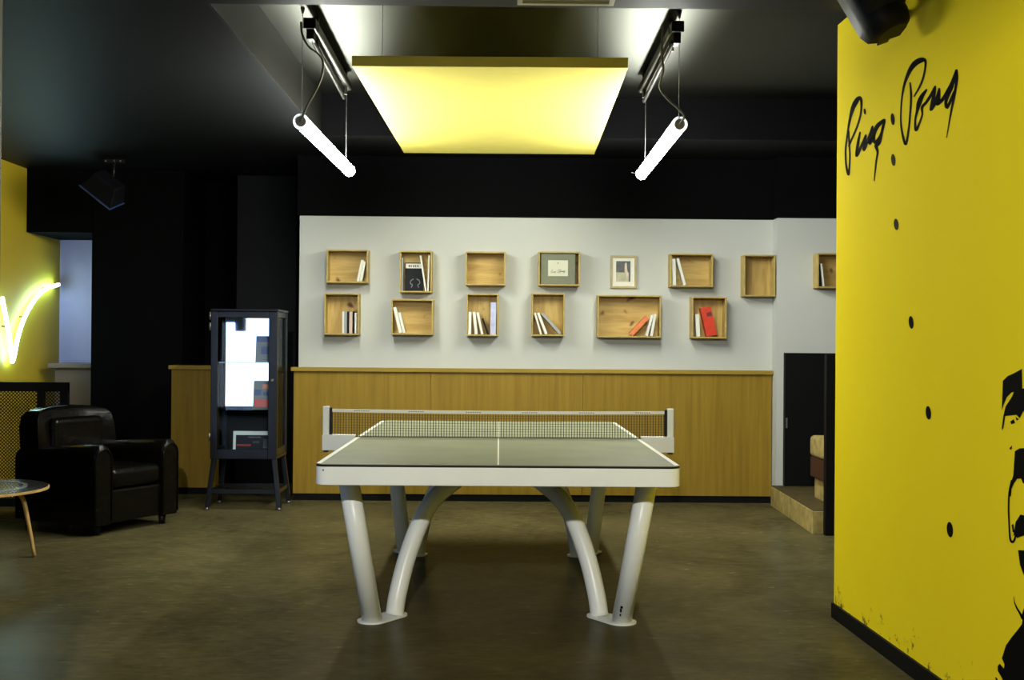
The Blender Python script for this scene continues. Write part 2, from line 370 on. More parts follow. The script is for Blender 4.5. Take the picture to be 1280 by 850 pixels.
# yellow wall on the right
def ywall(y0, y1, z0, z1, t0, t1, name, m):
    mb = MB(); P = []
    for z in (z0, z1): P += [(yx(y0)+t0, y0, z), (yx(y0)+t1, y0, z), (yx(y1)+t1, y1, z), (yx(y1)+t0, y1, z)]
    mb.hexa(P); return mb.build(name, m)
struct(ywall(-1.5, 5.376, 0, CZ-0.002, 0, 0.18, 'wall_right', M['yellow']), 'bright yellow wall with painted lettering')
struct(ywall(-1.5, 5.380, 0, 0.068, -0.012, -0.0005, 'baseboard_right', M['black_plinth']))
# grey upright edge at the extreme left, near the camera
struct(B(-1.36, -1.182, 2.55, 2.75, 0, CZ-0.002).build('wall_pillar', mat('grey_pillar_paint', (0.06, 0.06, 0.052), 0.5), bevel=0.008), 'grey pillar edge at the far left')

# ------------------------------------------------------------------ ping-pong table
TY0, TY1, TXW, TZ = 4.79, 7.53, 0.7625, 0.76
TC = (0, (TY0+TY1)/2, 0)
t = thing('ping_pong_table', 'white ping-pong table with grey-green top on splayed and arched tubular legs', 'ping-pong table', TC)
def rrect(x0, x1, y0, y1, r, z, n=6):
    P = []
    for cx, cy, a0 in ((x1-r, y0+r, -90), (x1-r, y1-r, 0), (x0+r, y1-r, 90), (x0+r, y0+r, 180)):
        for k in range(n+1):
            a = R(a0+90*k/n); P.append((cx+r*math.cos(a), cy+r*math.sin(a), z))
    return P
def ring(mb, outer, inner, h, smooth=True):
    n = len(outer); bm = mb.bm
    ob = [bm.verts.new(p) for p in outer]; ib = [bm.verts.new(p) for p in inner]
    ot = [bm.verts.new((p[0], p[1], p[2]+h)) for p in outer]; it = [bm.verts.new((p[0], p[1], p[2]+h)) for p in inner]
    for k in range(n):
        j = (k+1) % n
        mb._f([ob[k], ob[j], ot[j], ot[k]]); mb._f([ib[j], ib[k], it[k], it[j]])
        mb._f([ot[k], ot[j], it[j], it[k]]); mb._f([ob[j], ob[k], ib[k], ib[j]])
mb = MB(); ring(mb, rrect(-TXW, TXW, TY0, TY1, 0.05, 0.672), rrect(-TXW+0.02, TXW-0.02, TY0+0.02, TY1-0.02, 0.03, 0.672), 0.077)
mb.build('apron', M['white_metal'], t, bevel=0.004, seg=2, angle=50)
mb = MB(); mb.prism(rrect(-TXW+0.001, TXW-0.001, TY0+0.001, TY1-0.001, 0.05, 0.749), (0, 0, 0.008)); mb.build('edge_strip', M['black_plastic'], t)
top = MB().prism(rrect(-TXW+0.0015, TXW-0.0015, TY0+0.0015, TY1-0.0015, 0.05, 0.757), (0, 0, 0.003)).build('playing_surface', M['table_top'], t)
ln = MB()
ln.box(-TXW+0.004, -TXW+0.024, TY0+0.03, TY1-0.03, 0.7601, 0.7604).box(TXW-0.024, TXW-0.004, TY0+0.03, TY1-0.03, 0.7601, 0.7604)
ln.box(-0.0035, 0.0035, TY0+0.01, TY1-0.01, 0.7601, 0.7604)
ln.box(-TXW+0.03, TXW-0.03, TY1-0.02, TY1-0.004, 0.7601, 0.7604)
ln.build('white_lines', M['line'], t)
MB().box(-0.05, 0.05, 5.5, 6.8, 0.625, 0.66).box(-0.6, 0.6, 5.0, 5.06, 0.69, 0.749).box(-0.6, 0.6, 7.24, 7.3, 0.69, 0.749).box(-0.04, 0.04, 5.06, 7.24, 0.66, 0.749).build('under_frame', M['white_metal'], t, bevel=0.004)
CYT = 6.13
def spline(P, n=5):
    P = [Vector(p) for p in P]; out = []
    Q = [2*P[0]-P[1]]+P+[2*P[-1]-P[-2]]
    for i in range(1, len(Q)-2):
        for k in range(n):
            u = k/n; a, b, c_, d = Q[i-1], Q[i], Q[i+1], Q[i+2]
            out.append(0.5*((2*b)+(c_-a)*u+(2*a-5*b+4*c_-d)*u*u+(3*b-a-3*c_+d)*u**3))
    out.append(P[-1]); return out
outer = [(-0.566, 5.245, 0.004), (-0.665, 5.085, 0.70)]
inner = spline([(-0.476, 5.36, 0.004), (-0.462, 5.38, 0.10), (-0.427, 5.43, 0.25), (-0.372, 5.50, 0.405), (-0.325, 5.565, 0.49), (-0.255, 5.67, 0.555), (-0.14, 5.82, 0.615), (-0.02, 5.98, 0.64)])
for sx in (1, -1):
    for sy in (1, -1):
        f = lambda p: (p[0]*sx, CYT+(p[1]-CYT)*sy, p[2])
        MB().tube([f(p) for p in outer], 0.0455, 24).build('leg', M['white_metal'], t)
        MB().tube([f(p) for p in inner], 0.042, 24).build('arched_leg', M['white_metal'], t)
        # oval foot plate under the pair
        a = Vector(f(outer[0])); b = Vector(f(inner[0])); d = (b-a); L_ = d.length; d.normalize(); n_ = Vector((-d.y, d.x, 0))
        P = []
        for k in range(15):
            an = R(90+180*k/14); P.append(a+d*math.cos(an)*0.068+n_*math.sin(an)*0.068)
        for k in range(15):
            an = R(-90+180*k/14); P.append(b+d*math.cos(an)*0.060+n_*math.sin(an)*0.060)
        for p in P: p.z = 0.0005
        MB().prism(P, (0, 0, 0.008)).build('foot_plate', M['white_metal'], t, bevel=0.002)
# small marks
mk = MB().tube([(-0.725, TY0-0.0006, 0.735), (-0.725, TY0+0.002, 0.735)], 0.004, 10); mk.build('bolt', M['steel'], t)
lm = MB()
for (px, py, w, h) in ((778, 754, 2, 3), (777, 759, 3, 3), (776, 763, 2, 4), (779, 750, 1.5, 3), (775.5, 769, 1.5, 2)):
    p = W(px, py, 5.186); s_ = 5.19/FPX
    # patches follow the tube surface: pushed just outside its front
    lm.box(p.x-w*s_/2, p.x+w*s_/2, 5.186-0.004, 5.186+0.02, p.z-h*s_/2, p.z+h*s_/2)
lm.build('scuff_mark', M['mural_black'], t)
# net on its own: clamps onto the table
NY = 6.16
nt_ = thing('table_tennis_net', 'dark mesh net with white tape clamped across the ping-pong table', 'net', (0, NY, TZ))
for sx in (-1, 1):
    X = 0.918*sx
    MB().box(X-0.017, X+0.017, NY-0.012, NY+0.012, 0.773, 0.925).build('post', M['white_metal'], nt_, bevel=0.003)
    MB().box(X-sx*0.032, X-sx*0.017, NY-0.006, NY+0.006, 0.776, 0.918).build('post_sleeve', M['black_plastic'], nt_)
    x0, x1 = sorted((X+0.018*sx, 0.7635*sx))
    MB().box(x0, x1, NY-0.03, NY+0.03, 0.692, 0.775).build('arm', M['white_metal'], nt_, bevel=0.003)
    MB().box(X-0.012, X+0.012, NY-0.02, NY+0.02, 0.682, 0.692).build('foot', M['black_plastic'], nt_)
    MB().tube(spline([(X+sx*0.017, NY, 0.868), (X+sx*0.032, NY, 0.862), (X+sx*0.034, NY, 0.84), (X+sx*0.026, NY, 0.815), (X+sx*0.017, NY, 0.805)]), 0.0017, 6).build('cord_loop', M['cable'], nt_)
sag = lambda x: -0.006*(1-(x/0.9)**2)
tp = MB(); xs = [-0.9+1.8*k/24 for k in range(25)]
for a, b in zip(xs, xs[1:]):
    za, zb = 0.912+sag(a), 0.912+sag(b)
    tp.hexa([(a,NY-0.003,za-0.017),(b,NY-0.003,zb-0.017),(b,NY+0.003,zb-0.017),(a,NY+0.003,za-0.017),(a,NY-0.003,za),(b,NY-0.003,zb),(b,NY+0.003,zb),(a,NY+0.003,za)])
tp.build('tape', M['tape'], nt_)
mk = MB()
for x in (-0.77, -0.48, -0.175, 0.125, 0.43, 0.73):
    mk = MB()
    for k in range(7):
        mk.box(x+k*0.012, x+k*0.012+0.008, NY-0.0036, NY-0.003, 0.901+sag(x), 0.906+sag(x))
    mk.build('tape_print', M['grey_print'], nt_)
ms = MB(); k = 0; x = -0.885
while x < 0.886:
    ms.bar((x, NY, 0.765), (x, NY, 0.896+sag(x)), 0.0030, 0.0024); x += 0.0145
z = 0.768
while z < 0.893:
    for a, b in zip(xs, xs[1:]):
        g = (z-0.765)/0.13
        ms.bar((a*0.985, NY, z+sag(a)*g), (b*0.985, NY, z+sag(b)*g), 0.0012, 0.0013)
    z += 0.0145
ms.bar((-0.885, NY, 0.764), (0.885, NY, 0.764), 0.004, 0.004)
ms.build('mesh', M['net'], nt_)

# ------------------------------------------------------------------ yellow panel over the table
PX, PY, PZ = -0.036, 7.36, 2.705
yp = thing('acoustic_baffle', 'flat yellow acoustic panel hanging level over the ping-pong table', 'ceiling panel', (PX, PY, PZ), R(-1.0))
MB().box(-0.72, 0.72, -1.36, 1.36, 0, 0.055).build('panel', M['yellow_panel'], yp, bevel=0.003, seg=1, local=True)
for sx in (-0.58, 0.57):
    for sy in (-1.2, 1.0):
        MB().tube([(sx, sy, 0.055), (sx, sy, RZ-PZ)], 0.0016, 6).build('suspension_wire', M['wire'], yp, local=True)

# ------------------------------------------------------------------ fluorescent lamps
def lamp(side, near, far, cn, cf, tn, tf, cable, label):
    a = W(near[0], near[1], 6.2); b = W(far[0], far[1], 8.27)
    t = thing('tube_lamp', label, 'lamp', (a.x, 7.2, a.z-0.045), 0, 'tube lamps beside the yellow panel')
    d = (b-a).normalized()
    MB().tube([a+d*0.05, b-d*0.03], 0.039, 24).build('glowing_tube', M['tube'], t)
    mb = MB(); up = Vector((0,0,1))
    mb.tube([a-d*0.004, a, a+d*0.048, a+d*0.052], [0.036, 0.043, 0.043, 0.040], 24)
    mb.build('end_cap', M['cap'], t)
    rg = MB(); rg.tube([a-d*0.010, a-d*0.004], 0.028, 20).tube([a-d*0.016, a-d*0.010], 0.012, 12)
    rg.build('socket', M['steel'], t)
    mb = MB(); mb.tube([b-d*0.030, b], [0.042, 0.036], 24); mb.build('end_cap', M['cap'], t)
    MB().tube([b+Vector((-0.005, 0, 0)), b+Vector((-side*0.0+(-0.07 if side > 0 else 0.012), 0, 0.012))], 0.003, 6).build('clip', M['steel'], t)
    ca, cb = W(cn[0], cn[1], 6.25), W(cf[0], cf[1], 7.75)
    cx = (ca.x+cb.x)/2; cz = (ca.z+cb.z)/2
    ca = Vector((ca.x, 6.25, cz)); cb = Vector((cb.x, 7.75, cz+0.01))
    MB().bar(ca, cb, 0.062, 0.05).build('channel', M['dark_steel'], t, bevel=0.012, seg=3)
    MB().bar(ca+Vector((-side*0.0, 0.03, -0.0275)), cb+Vector((0, -0.01, -0.0275)), 0.012, 0.006).build('channel_lip', M['dark_steel'], t)
    ta = W(tn[0], tn[1], 6.22); tb = W(tf[0], tf[1], 7.72)
    tz = (ta.z+tb.z)/2
    MB().tube([(ta.x, 6.22, tz), (tb.x, 7.72, tz)], 0.0125, 14).build('rail', M['dark_steel'], t)
    e = MB().box(cx-0.034, cx+0.034, 6.17, 6.27, cz-0.03, cz+0.03).box(cx-0.02, cx+0.02, 6.19, 6.27, tz-0.012, cz-0.02)
    e.build('bracket', M['black_plastic'], t, bevel=0.006)
    for y in (6.4, 7.6): B(cx-0.012, cx+0.012, y, y+0.03, tz, RZ).build('bracket', M['dark_steel'], t)
    MB().tube([(a.x, 6.23, a.z+0.042), (a.x, 6.23, RZ)], 0.0017, 6).build('suspension_wire', M['wire'], t)
    MB().tube([(b.x, 8.05, b.z+0.042), (b.x, 8.05, RZ)], 0.0017, 6).build('suspension_wire', M['wire'], t)
    MB().tube([(a.x, 6.23, RZ), (a.x, 6.23, RZ-0.035)], [0.012, 0.006], 10).build('hook', M['steel'], t)
    MB().tube([(a.x, 6.2, a.z+0.03), (a.x, 6.25, a.z+0.05)], 0.006, 8).build('hook', M['steel'], t)
    P = [W(q[0], q[1], 6.14+0.0*i) for i, q in enumerate(cable)]
    P = [P[0]+Vector((0, 0.03, 0))]+P[1:-1]+[a-d*0.014]
    MB().tube(spline(P, 6), 0.0062, 8).build('power_cable', M['cable'], t)
    return t
lamp(-1, (376, 152), (437.5, 214), (391, 37), (434, 108), (389.7, 53), (430, 118),
     [(375, 26), (377.7, 42.5), (385.4, 58), (398, 68), (403.8, 79), (402, 96), (394, 114.5), (385, 130), (376, 150)],
     'lit fluorescent tube lamp hanging left of the yellow ceiling panel')
lamp(1, (849.5, 155.5), (801.5, 218), (843, 41), (803.6, 111), (841.7, 57), (805, 123),
     [(829, 30), (827.6, 50), (827.6, 71), (829, 90), (824.8, 109), (834.7, 124), (846, 134), (855, 145), (850, 154)],
     'lit fluorescent tube lamp hanging right of the yellow ceiling panel')
# flat fitting under the near ceiling
t = thing('ceiling_fitting', 'flat pale-edged fitting fixed under the near ceiling at the top edge', 'ceiling fitting', (0.28, 4.75, CZ-0.02))
o = MB(); ring(o, [(0.068,4.5,CZ-0.018),(0.49,4.5,CZ-0.018),(0.49,5.06,CZ-0.018),(0.068,5.06,CZ-0.018)], [(0.09,4.52,CZ-0.018),(0.468,4.52,CZ-0.018),(0.468,5.035,CZ-0.018),(0.09,5.035,CZ-0.018)], 0.018)
o.build('frame', mat('pale_metal_frame', (0.6, 0.6, 0.52), 0.4), t)
B(0.09, 0.468, 4.52, 5.035, CZ-0.012, CZ).build('diffuser', mat('unlit_diffuser', (0.22, 0.22, 0.19), 0.4), t)

# ------------------------------------------------------------------ box shelves with books
BD = 0.135
boxes = {}
def crate(key, x0, y0, x1, y1, label, Yw=YB, vert=False, depth=BD, cat='shelf'):
    a = W(x0, (y0+y1)/2, Yw-depth); b = W(x1, (y0+y1)/2, Yw-depth); tt = W((x0+x1)/2, y0, Yw-depth); bb = W((x0+x1)/2, y1, Yw-depth)
    X0, X1, Z0, Z1 = a.x, b.x, bb.z, tt.z
    if Yw == YB: X1 = min(X1, 2.197)
    yf, yb = Yw-depth, Yw-0.0005; th = 0.0115
    o = thing('box_shelf', label, cat, ((X0+X1)/2, Yw-depth/2, Z0), 0, 'wooden box shelves on the white wall')
    bm_ = M['pine_vertical'] if vert else M['pine']
    B(X0+th, X1-th, yb-0.008, yb, Z0+th, Z1-th).build('back_board', bm_, o)
    B(X0, X1, yf, yb, Z1-th, Z1).build('top_board', M['pine_edge'], o, bevel=0.0015, seg=1)
    B(X0, X1, yf, yb, Z0, Z0+th).build('bottom_board', M['pine_edge'], o, bevel=0.0015, seg=1)
    B(X0, X0+th, yf, yb, Z0+th, Z1-th).build('side_board', M['pine_edge'], o, bevel=0.0015, seg=1)
    B(X1-th, X1, yf, yb, Z0+th, Z1-th).build('side_board', M['pine_edge'], o, bevel=0.0015, seg=1)
    boxes[key] = (X0+th, X1-th, Z0+th, Z1-th, yf, Yw)
    return o
def book(key, bx, tx, ty, thick, m, label, group, mpage='paper', depth=0.085, fwd=0.012):
    """spine-out book: bottom centre pixel bx, top centre pixel (tx, ty), thickness in px"""
    X0, X1, Z0, Z1, yf, Yw = boxes[key]
    yy = yf+fwd; s_ = yy/FPX
    top_ = W(tx, ty, yy); bot = W(bx, ty, yy); bxw = bot.x
    lean = top_.x-bxw; h = top_.z-Z0; th = thick*s_; ang = math.atan2(lean, h); H = math.hypot(lean, h)-abs(math.sin(ang))*th/2
    yb = min(yy+depth, Yw-0.010)
    # lowest corner rests on the board
    lift = abs(math.sin(ang))*th/2+0.0004
    H = (h-lift)/math.cos(ang)-0.0
    T = Matrix.Translation((bxw, 0, Z0+lift)) @ Matrix.Rotation(ang, 4, 'Y')
    o = thing('book', label, 'book', (bxw, yy, Z0), 0, group)
    mb = MB(); c_ = min(0.003, th*0.2)
    mb.box(-th/2, -th/2+c_, yy, yb, 0, H, T).box(th/2-c_, th/2, yy, yb, 0, H, T).box(-th/2+c_, th/2-c_, yy, yy+0.003, 0, H, T)
    mb.build('cover', M[m], o)
    MB().box(-th/2+c_+0.0002, th/2-c_-0.0002, yy+0.0032, yb-0.003, 0.003, H-0.003, T).build('pages', M[mpage], o)
    return o, T, H, th, yy
crate('a', 408, 312, 460, 353.5, 'leftmost shelf of the upper row, landscape wooden box with two white books')
crate('b', 405, 366.5, 448.5, 418.5, 'leftmost shelf of the lower row, upright wooden box with a row of thin books', vert=True)
crate('c', 499.5, 313.5, 540, 365.5, 'upright wooden box shelf filled with a dark magazine, second in the upper row')
crate('d', 489, 374, 541.5, 418.5, 'landscape wooden box shelf with white books leaning left, second in the lower row')
crate('e', 582, 314.5, 632, 356.5, 'empty landscape wooden box shelf in the upper row')
crate('f', 583, 367, 623, 420, 'upright wooden box shelf with white books and a lilac one, third in the lower row', vert=True)
crate('g', 673, 314.5, 725, 357, 'wooden box shelf holding a grey-green album with a label')
crate('h', 664.5, 366.5, 706, 420, 'upright wooden box shelf with thin books slumped to the right, fourth in the lower row', vert=True)
crate('i', 747, 369, 826.5, 422, 'widest wooden box shelf, with orange and white books at its right')
crate('j', 838, 317, 891.5, 358.5, 'landscape wooden box shelf with two pale books at its left, right of the framed photo')
crate('k', 865, 371, 908.5, 423, 'upright wooden box shelf with a red book, last in the lower row', vert=True)
crate('l', 930, 318.5, 970.5, 370.5, 'empty upright wooden box shelf beside the wall corner', vert=True)
crate('m', 1022, 316.5, 1072, 360, 'wooden box shelf cut off by the yellow wall, on the forward white wall', Yw=Y2)

G = 'books on the box shelves'
book('a', 447.5, 453, 325, 3, 'book_white', 'left of two white books in the leftmost upper box shelf', G)
book('a', 451, 456, 327, 3, 'book_white', 'right of two white books in the leftmost upper box shelf', G)
for bx, w, ty, m, lb in ((429, 2.2, 389.5, 'book_white', 'thin white book at the left end of the row in the leftmost lower box shelf'),
                     (432, 3.2, 389, 'book_grey', 'grey book second in the row in the leftmost lower box shelf'),
                     (435.2, 2.2, 389.5, 'book_black', 'black book in the middle of the row in the leftmost lower box shelf'),
                     (438.6, 3.6, 390, 'book_pink', 'pale pink book right of the black one in the leftmost lower box shelf'),
                     (442.0, 2.2, 389, 'book_black', 'black book right of the pale pink one in the leftmost lower box shelf'),
                     (444.6, 2.2, 391, 'book_white', 'thin white book at the right end of the row in the leftmost lower box shelf')):
    book('b', bx, bx, ty, w, m, lb, G)
# dark magazine and two thin leaning books in box c
X0, X1, Z0, Z1, yf, Yw = boxes['c']
p0, p1 = W(506, 362, yf+0.075), W(529, 326, yf+0.075)
mg = thing('magazine', 'dark magazine with a pale masthead facing out of the second upper box shelf', 'magazine', (0.5*(p0.x+p1.x), yf+0.08, Z0), 0)
T = Matrix.Translation(((p0.x+p1.x)/2, yf+0.085, Z0+0.001)) @ Matrix.Rotation(R(-5), 4, 'X')
hw_, hh = (p1.x-p0.x)/2, 0.232
MB().box(-hw_, hw_, 0, 0.007, 0, hh, T).build('cover', M['book_black'], mg)
MB().box(-hw_+0.004, hw_-0.002, -0.0008, 0, hh-0.046, hh-0.008, T).build('masthead', M['paper'], mg)
mm = MB()
for k, w_ in enumerate((0.012, 0.008, 0.011, 0.009, 0.010)):
    mm.box(-0.045+k*0.017, -0.045+k*0.017+w_, -0.0014, -0.0008, hh-0.036, hh-0.020, T)
mm.build('print', M['navy'], mg)
mm = MB()
for sx in (-1, 1):
    mm.tube([T @ Vector(q) for q in spline([(sx*0.012+0.008, -0.001, 0.10), (sx*0.034+0.008, -0.001, 0.085), (sx*0.036+0.008, -0.001, 0.062), (sx*0.022+0.008, -0.001, 0.052), (sx*0.030+0.008, -0.001, 0.030)])], 0.003, 6)
mm.build('print', M['book_grey'], mg)
book('c', 532.6, 525.5, 319.5, 1.8, 'book_white', 'thin white book leaning left beside the dark magazine', G)
book('c', 535.2, 536.5, 319, 1.8, 'book_white', 'thin white book standing at the right side of the dark magazine', G, fwd=0.018)
book('c', 502.7, 502.9, 322, 1.6, 'book_grey', 'thin grey book at the left side of the dark magazine', G)
book('d', 501, 493, 384, 4.0, 'book_white', 'left one of the white books leaning left in the second lower box shelf', G)
book('d', 505.3, 498.8, 390.5, 3.2, 'book_white', 'right one of the white books leaning left in the second lower box shelf', G)
book('f', 587.2, 587.6, 390, 3.6, 'book_white', 'upright white book at the left of the third lower box shelf', G)
book('f', 595.5, 592.5, 390, 3.6, 'book_white', 'middle leaning white book in the third lower box shelf', G)
book('f', 603, 596.8, 390.5, 3.0, 'book_white', 'steeper leaning white book in the third lower box shelf', G)
book('f', 610.2, 603.0, 398, 2.2, 'book_black', 'thin black book leaning beside the white ones in the third lower box shelf', G)
book('f', 616.5, 617, 378, 7.0, 'book_blue', 'thick lilac book upright in the third lower box shelf', G)
book('h', 676.5, 668.5, 391, 2.2, 'book_white', 'leftmost thin white book slumped in the fourth lower box shelf', G)
book('h', 683, 672.5, 391, 3.2, 'book_white', 'middle white book slumped in the fourth lower box shelf', G)
book('h', 700.5, 676.5, 391.5, 3.6, 'book_grey', 'grey book slumped flattest in the fourth lower box shelf', G, fwd=0.02)
book('i', 789, 811, 396.5, 5.5, 'book_orange', 'orange book leaning right in the widest box shelf', G)
book('i', 808.5, 815.5, 394, 3.0, 'book_white', 'left of two pale books beside the orange book', G)
book('i', 814.5, 819, 392.5, 3.4, 'book_white', 'right of two pale books beside the orange book', G)
book('j', 843.2, 842.2, 323.5, 4.4, 'book_white', 'upright pale book in the box shelf right of the framed photo', G)
book('j', 856.3, 847, 323, 3.2, 'book_white', 'leaning pale book in the box shelf right of the framed photo', G)
book('k', 873.2, 871.5, 392.5, 4.6, 'book_white', 'white book left of the red book', G)
bk, T, H, th, yy = book('k', 886.5, 878, 384.5, 5.2, 'book_red', 'red book turned to show its cover in the last lower box shelf', G)
MB().box(th/2-0.001, th/2+0.05, yy+0.004, yy+0.008, 0, H*0.985, T).build('front_cover', M['book_red'], bk)
MB().box(th/2+0.004, th/2+0.045, yy+0.0032, yy+0.004, H*0.66, H*0.8, T).build('title_block', mat('dark_red_print', (0.12, 0.02, 0.02), 0.5), bk)
book('m', 1029.8, 1026.5, 329.5, 2.2, 'book_white', 'white book leaning in the box shelf cut off by the yellow wall', G)
book('m', 1026.3, 1024.2, 330, 1.6, 'book_black', 'black book leaning in the box shelf cut off by the yellow wall', G)

# ------------------------------------------------------------------ lettering strokes (traced on the yellow wall)
def sA(x, y): return (1045+x/5, 60+y/5)
def sB(x, y): return (1110+x/5, 60+y/5)
S = []
def stroke(f, pts): S.append([(*f(a, b), w*1.3/5) for a, b, w in pts])
stroke(sA, [(82,612,9),(100,570,9),(130,500,9),(152,430,9),(160,370,10),(158,322,14),(145,312,18),(127,335,24),(107,375,20),(92,430,14),(80,490,10),(70,560,9),(62,630,9),(62,700,9),(68,750,11),(79,790,12),(85,750,9),(88,690,8),(87,640,8),(83,580,9),(81,520,8)])
stroke(sA, [(152,528,8),(140,590,14),(131,672,15),(160,612,12),(188,545,9),(181,590,14),(176,636,14),(205,565,13),(230,490,9),(222,540,15),(213,595,17),(240,540,12)])
stroke(sA, [(303,450,14),(272,475,20),(250,505,20),(236,550,18),(243,590,14),(270,560,10),(292,510,11),(304,455,14),(288,525,13),(270,590,20),(252,612,18),(262,650,11),(254,700,9),(247,760,8),(240,830,5)])
stroke(sB, [(140,218,8),(146,300,11),(141,400,10),(132,500,10),(114,600,12),(97,560,12),(83,480,9),(82,400,8),(90,300,9),(108,215,13),(138,140,20),(172,95,27),(210,75,25),(234,78,14),(235,120,10),(222,185,10),(198,245,10),(165,302,7)])
stroke(sB, [(242,262,10),(215,300,20),(196,345,24),(183,400,13),(172,450,10),(176,512,14),(198,470,10),(216,415,9),(214,372,13),(240,340,14),(270,295,14),(297,240,9),(286,310,18),(270,385,14),(300,335,16),(322,255,10),(318,320,18),(310,350,16),(345,320,18),(375,275,22),(405,220,22),(430,140,13)])
stroke(sB, [(430,140,13),(432,190,15),(425,250,11),(405,300,14),(372,372,14),(364,335,16),(385,290,10),(408,240,10)])
stroke(sB, [(432,200,12),(418,290,13),(402,370,11),(387,450,8),(368,560,4)])
def ribbon(mb, pts, pf):
    """pts: (x, y, width); pf maps 2-D points on to the surface; quads + round joints"""
    out = []
    Q = [Vector((a, b, w)) for a, b, w in pts]; Q = spline(Q, 3)
    for a, b in zip(Q, Q[1:]):
        d = Vector((b.x-a.x, b.y-a.y));
        if d.length < 1e-6: continue
        n = Vector((-d.y, d.x)).normalized()
        # strokes are narrower across (the wall recedes), so squeeze widths sideways
        w0, w1 = a.z/2, b.z/2
        mb.flat([pf(a.x+n.x*w0, a.y+n.y*w0), pf(a.x-n.x*w0, a.y-n.y*w0), pf(b.x-n.x*w1, b.y-n.y*w1), pf(b.x+n.x*w1, b.y+n.y*w1)])
    for a in Q:
        mb.flat([pf(a.x+math.cos(q*math.pi/4)*a.z/2, a.y+math.sin(q*math.pi/4)*a.z/2) for q in range(8)])
def on_wall(off):
    def f(x, y):
        p = WY(x, y); return Vector((p.x-off, p.y, p.z))
    return f
pf = on_wall(0.0012)
def paint(name, label, cat, fn, m='mural_black', group=None, parent=None):
    mb = MB(); fn(mb)
    o = mb.build(name, M[m], parent)
    if parent is None: tag(o, label, cat, group)
    return o
def lett(lst):
    def fn(mb):
        for s_ in lst: ribbon(mb, s_, pf)
    return fn
def ell(cx, cy, w, h, sl=0):
    return lambda mb: mb.flat([pf(cx+w/2*math.cos(a)+sl*math.sin(a)*h/2, cy+h/2*math.sin(a)) for a in [2*math.pi*k/20 for k in range(20)]])
lt = thing('wall_lettering', 'black handwritten words Ping Pong painted high on the yellow wall', 'lettering', tuple(WY(1125, 150)))
paint('word', '', '', lett(S[:3]), parent=lt)
paint('word', '', '', lett(S[3:]), parent=lt)
paint('letter_dot', '', '', ell(1081.2, 139.4, 2.8, 7.5, 0.1), parent=lt)
DG = 'black dots painted down the yellow wall'
for (cx, cy, w, h, m, lb) in ((1116.2, 149, 5.2, 15, 'mural_black', 'black dot between the words Ping and Pong'),
                       (1117.0, 200, 5.6, 15, 'faded_black', 'faded black dot just under the lettering'),
                       (1120.6, 280.5, 6.0, 14.5, 'faded_black', 'faded black dot second below the lettering'),
                       (1139.3, 403, 6.2, 16, 'mural_black', 'black dot in the middle of the yellow wall'),
                       (1160.8, 516, 6.8, 17, 'mural_black', 'black dot second from the bottom of the dotted row'),
                       (1187.8, 662, 7.8, 19.5, 'mural_black', 'lowest and largest black dot on the yellow wall')):
    paint('painted_dot', lb, 'dot', ell(cx, cy, w, h, 0.08), m, DG)
# black stencil portrait at the right edge
c3 = lambda L_: [(1235+x/5, 450+y/5) for x, y in L_]
c4 = lambda L_: [(1235+x/5, 600+y/5) for x, y in L_]
c5 = lambda L_: [(1210+x/7.73, 740+y/7.73) for x, y in L_]
def mural(mb):
    for P in (c3([(95,130),(125,100),(160,85),(215,55),(217,178),(330,170),(330,330),(225,318),(200,365),(180,342),(110,350),(100,420),(90,440),(88,425),(98,350),(112,290),(150,232),(164,200),(150,203),(120,232),(100,280),(88,315)]),
              c3([(140,385),(163,370),(172,392),(150,402)]), c3([(174,355),(196,370),(180,378)]), c3([(137,550),(152,533),(152,553),(141,563)]),
              c3([(170,570),(200,552),(330,548),(330,775),(220,770),(210,740),(185,742),(165,770),(150,805),(146,852),(130,852),(142,780),(160,720)]),
              c4([(160,352),(175,262),(205,215),(330,250),(330,345),(225,347),(185,362),(168,345)]), c4([(150,280),(162,275),(168,330),(156,325)]),
              c4([(190,438),(330,445),(330,700),(225,592),(202,530)]),
              c5([(541,160),(700,120),(700,900),(360,900),(340,850),(330,830),(290,760),(290,715),(310,692),(350,738),(356,700),(330,640),(370,515),(430,430),(480,370),(525,310),(530,262),(515,215),(525,215)]),
              c5([(265,825),(275,822),(330,900),(290,900)])):
        mb.flat([pf(*q) for q in P])
    ribbon(mb, [(*q, w) for q, w in zip(c4([(150,5),(135,80),(131,180),(135,290),(141,368),(155,388),(168,372),(175,345)]), (2.4,2.4,2.2,2.2,2.6,3,2.6,2))], pf)
    ribbon(mb, [(*q, w) for q, w in zip(c5([(448,45),(453,100),(478,160),(500,195),(530,255)]), (0.6,1.2,2.2,2.4,3.2))], pf)
paint('portrait_mural', 'black stencil portrait of a face painted at the right end of the yellow wall', 'mural', mural)

# album in box g: same handwriting on its label
X0, X1, Z0, Z1, yf, Yw = boxes['g']
al = thing('album', 'grey-green cloth album with a pale lettered label in a box shelf', 'album', ((X0+X1)/2, yf+0.03, Z0))
ax0, ax1 = X0+0.008, W(719, 335, yf+0.02).x
MB().box(ax0, ax1, yf+0.02, yf+0.06, Z0+0.001, Z1-0.004).build('cover', M['book_green'], al, bevel=0.002)
la, lb_ = W(685, 345, yf+0.02), W(710, 325.5, yf+0.02)
MB().box(la.x, lb_.x, yf+0.0185, yf+0.02, la.z, lb_.z).build('label_patch', M['label'], al)
lw, lh = lb_.x-la.x, lb_.z-la.z
U = [[(p, q_, w) for p, q_, w in s_] for s_ in S]
def album_pf(x, y):
    return Vector((la.x+lw*(0.14+0.72*(x-1055)/145), yf+0.0180, la.z+lh*(0.62-0.42*(y-60)/165-0.12+0.0018*(x-1127)*-0.6)))
mb = MB()
for s_ in S: ribbon(mb, [(a, b, w*1.2) for a, b, w in s_], album_pf)
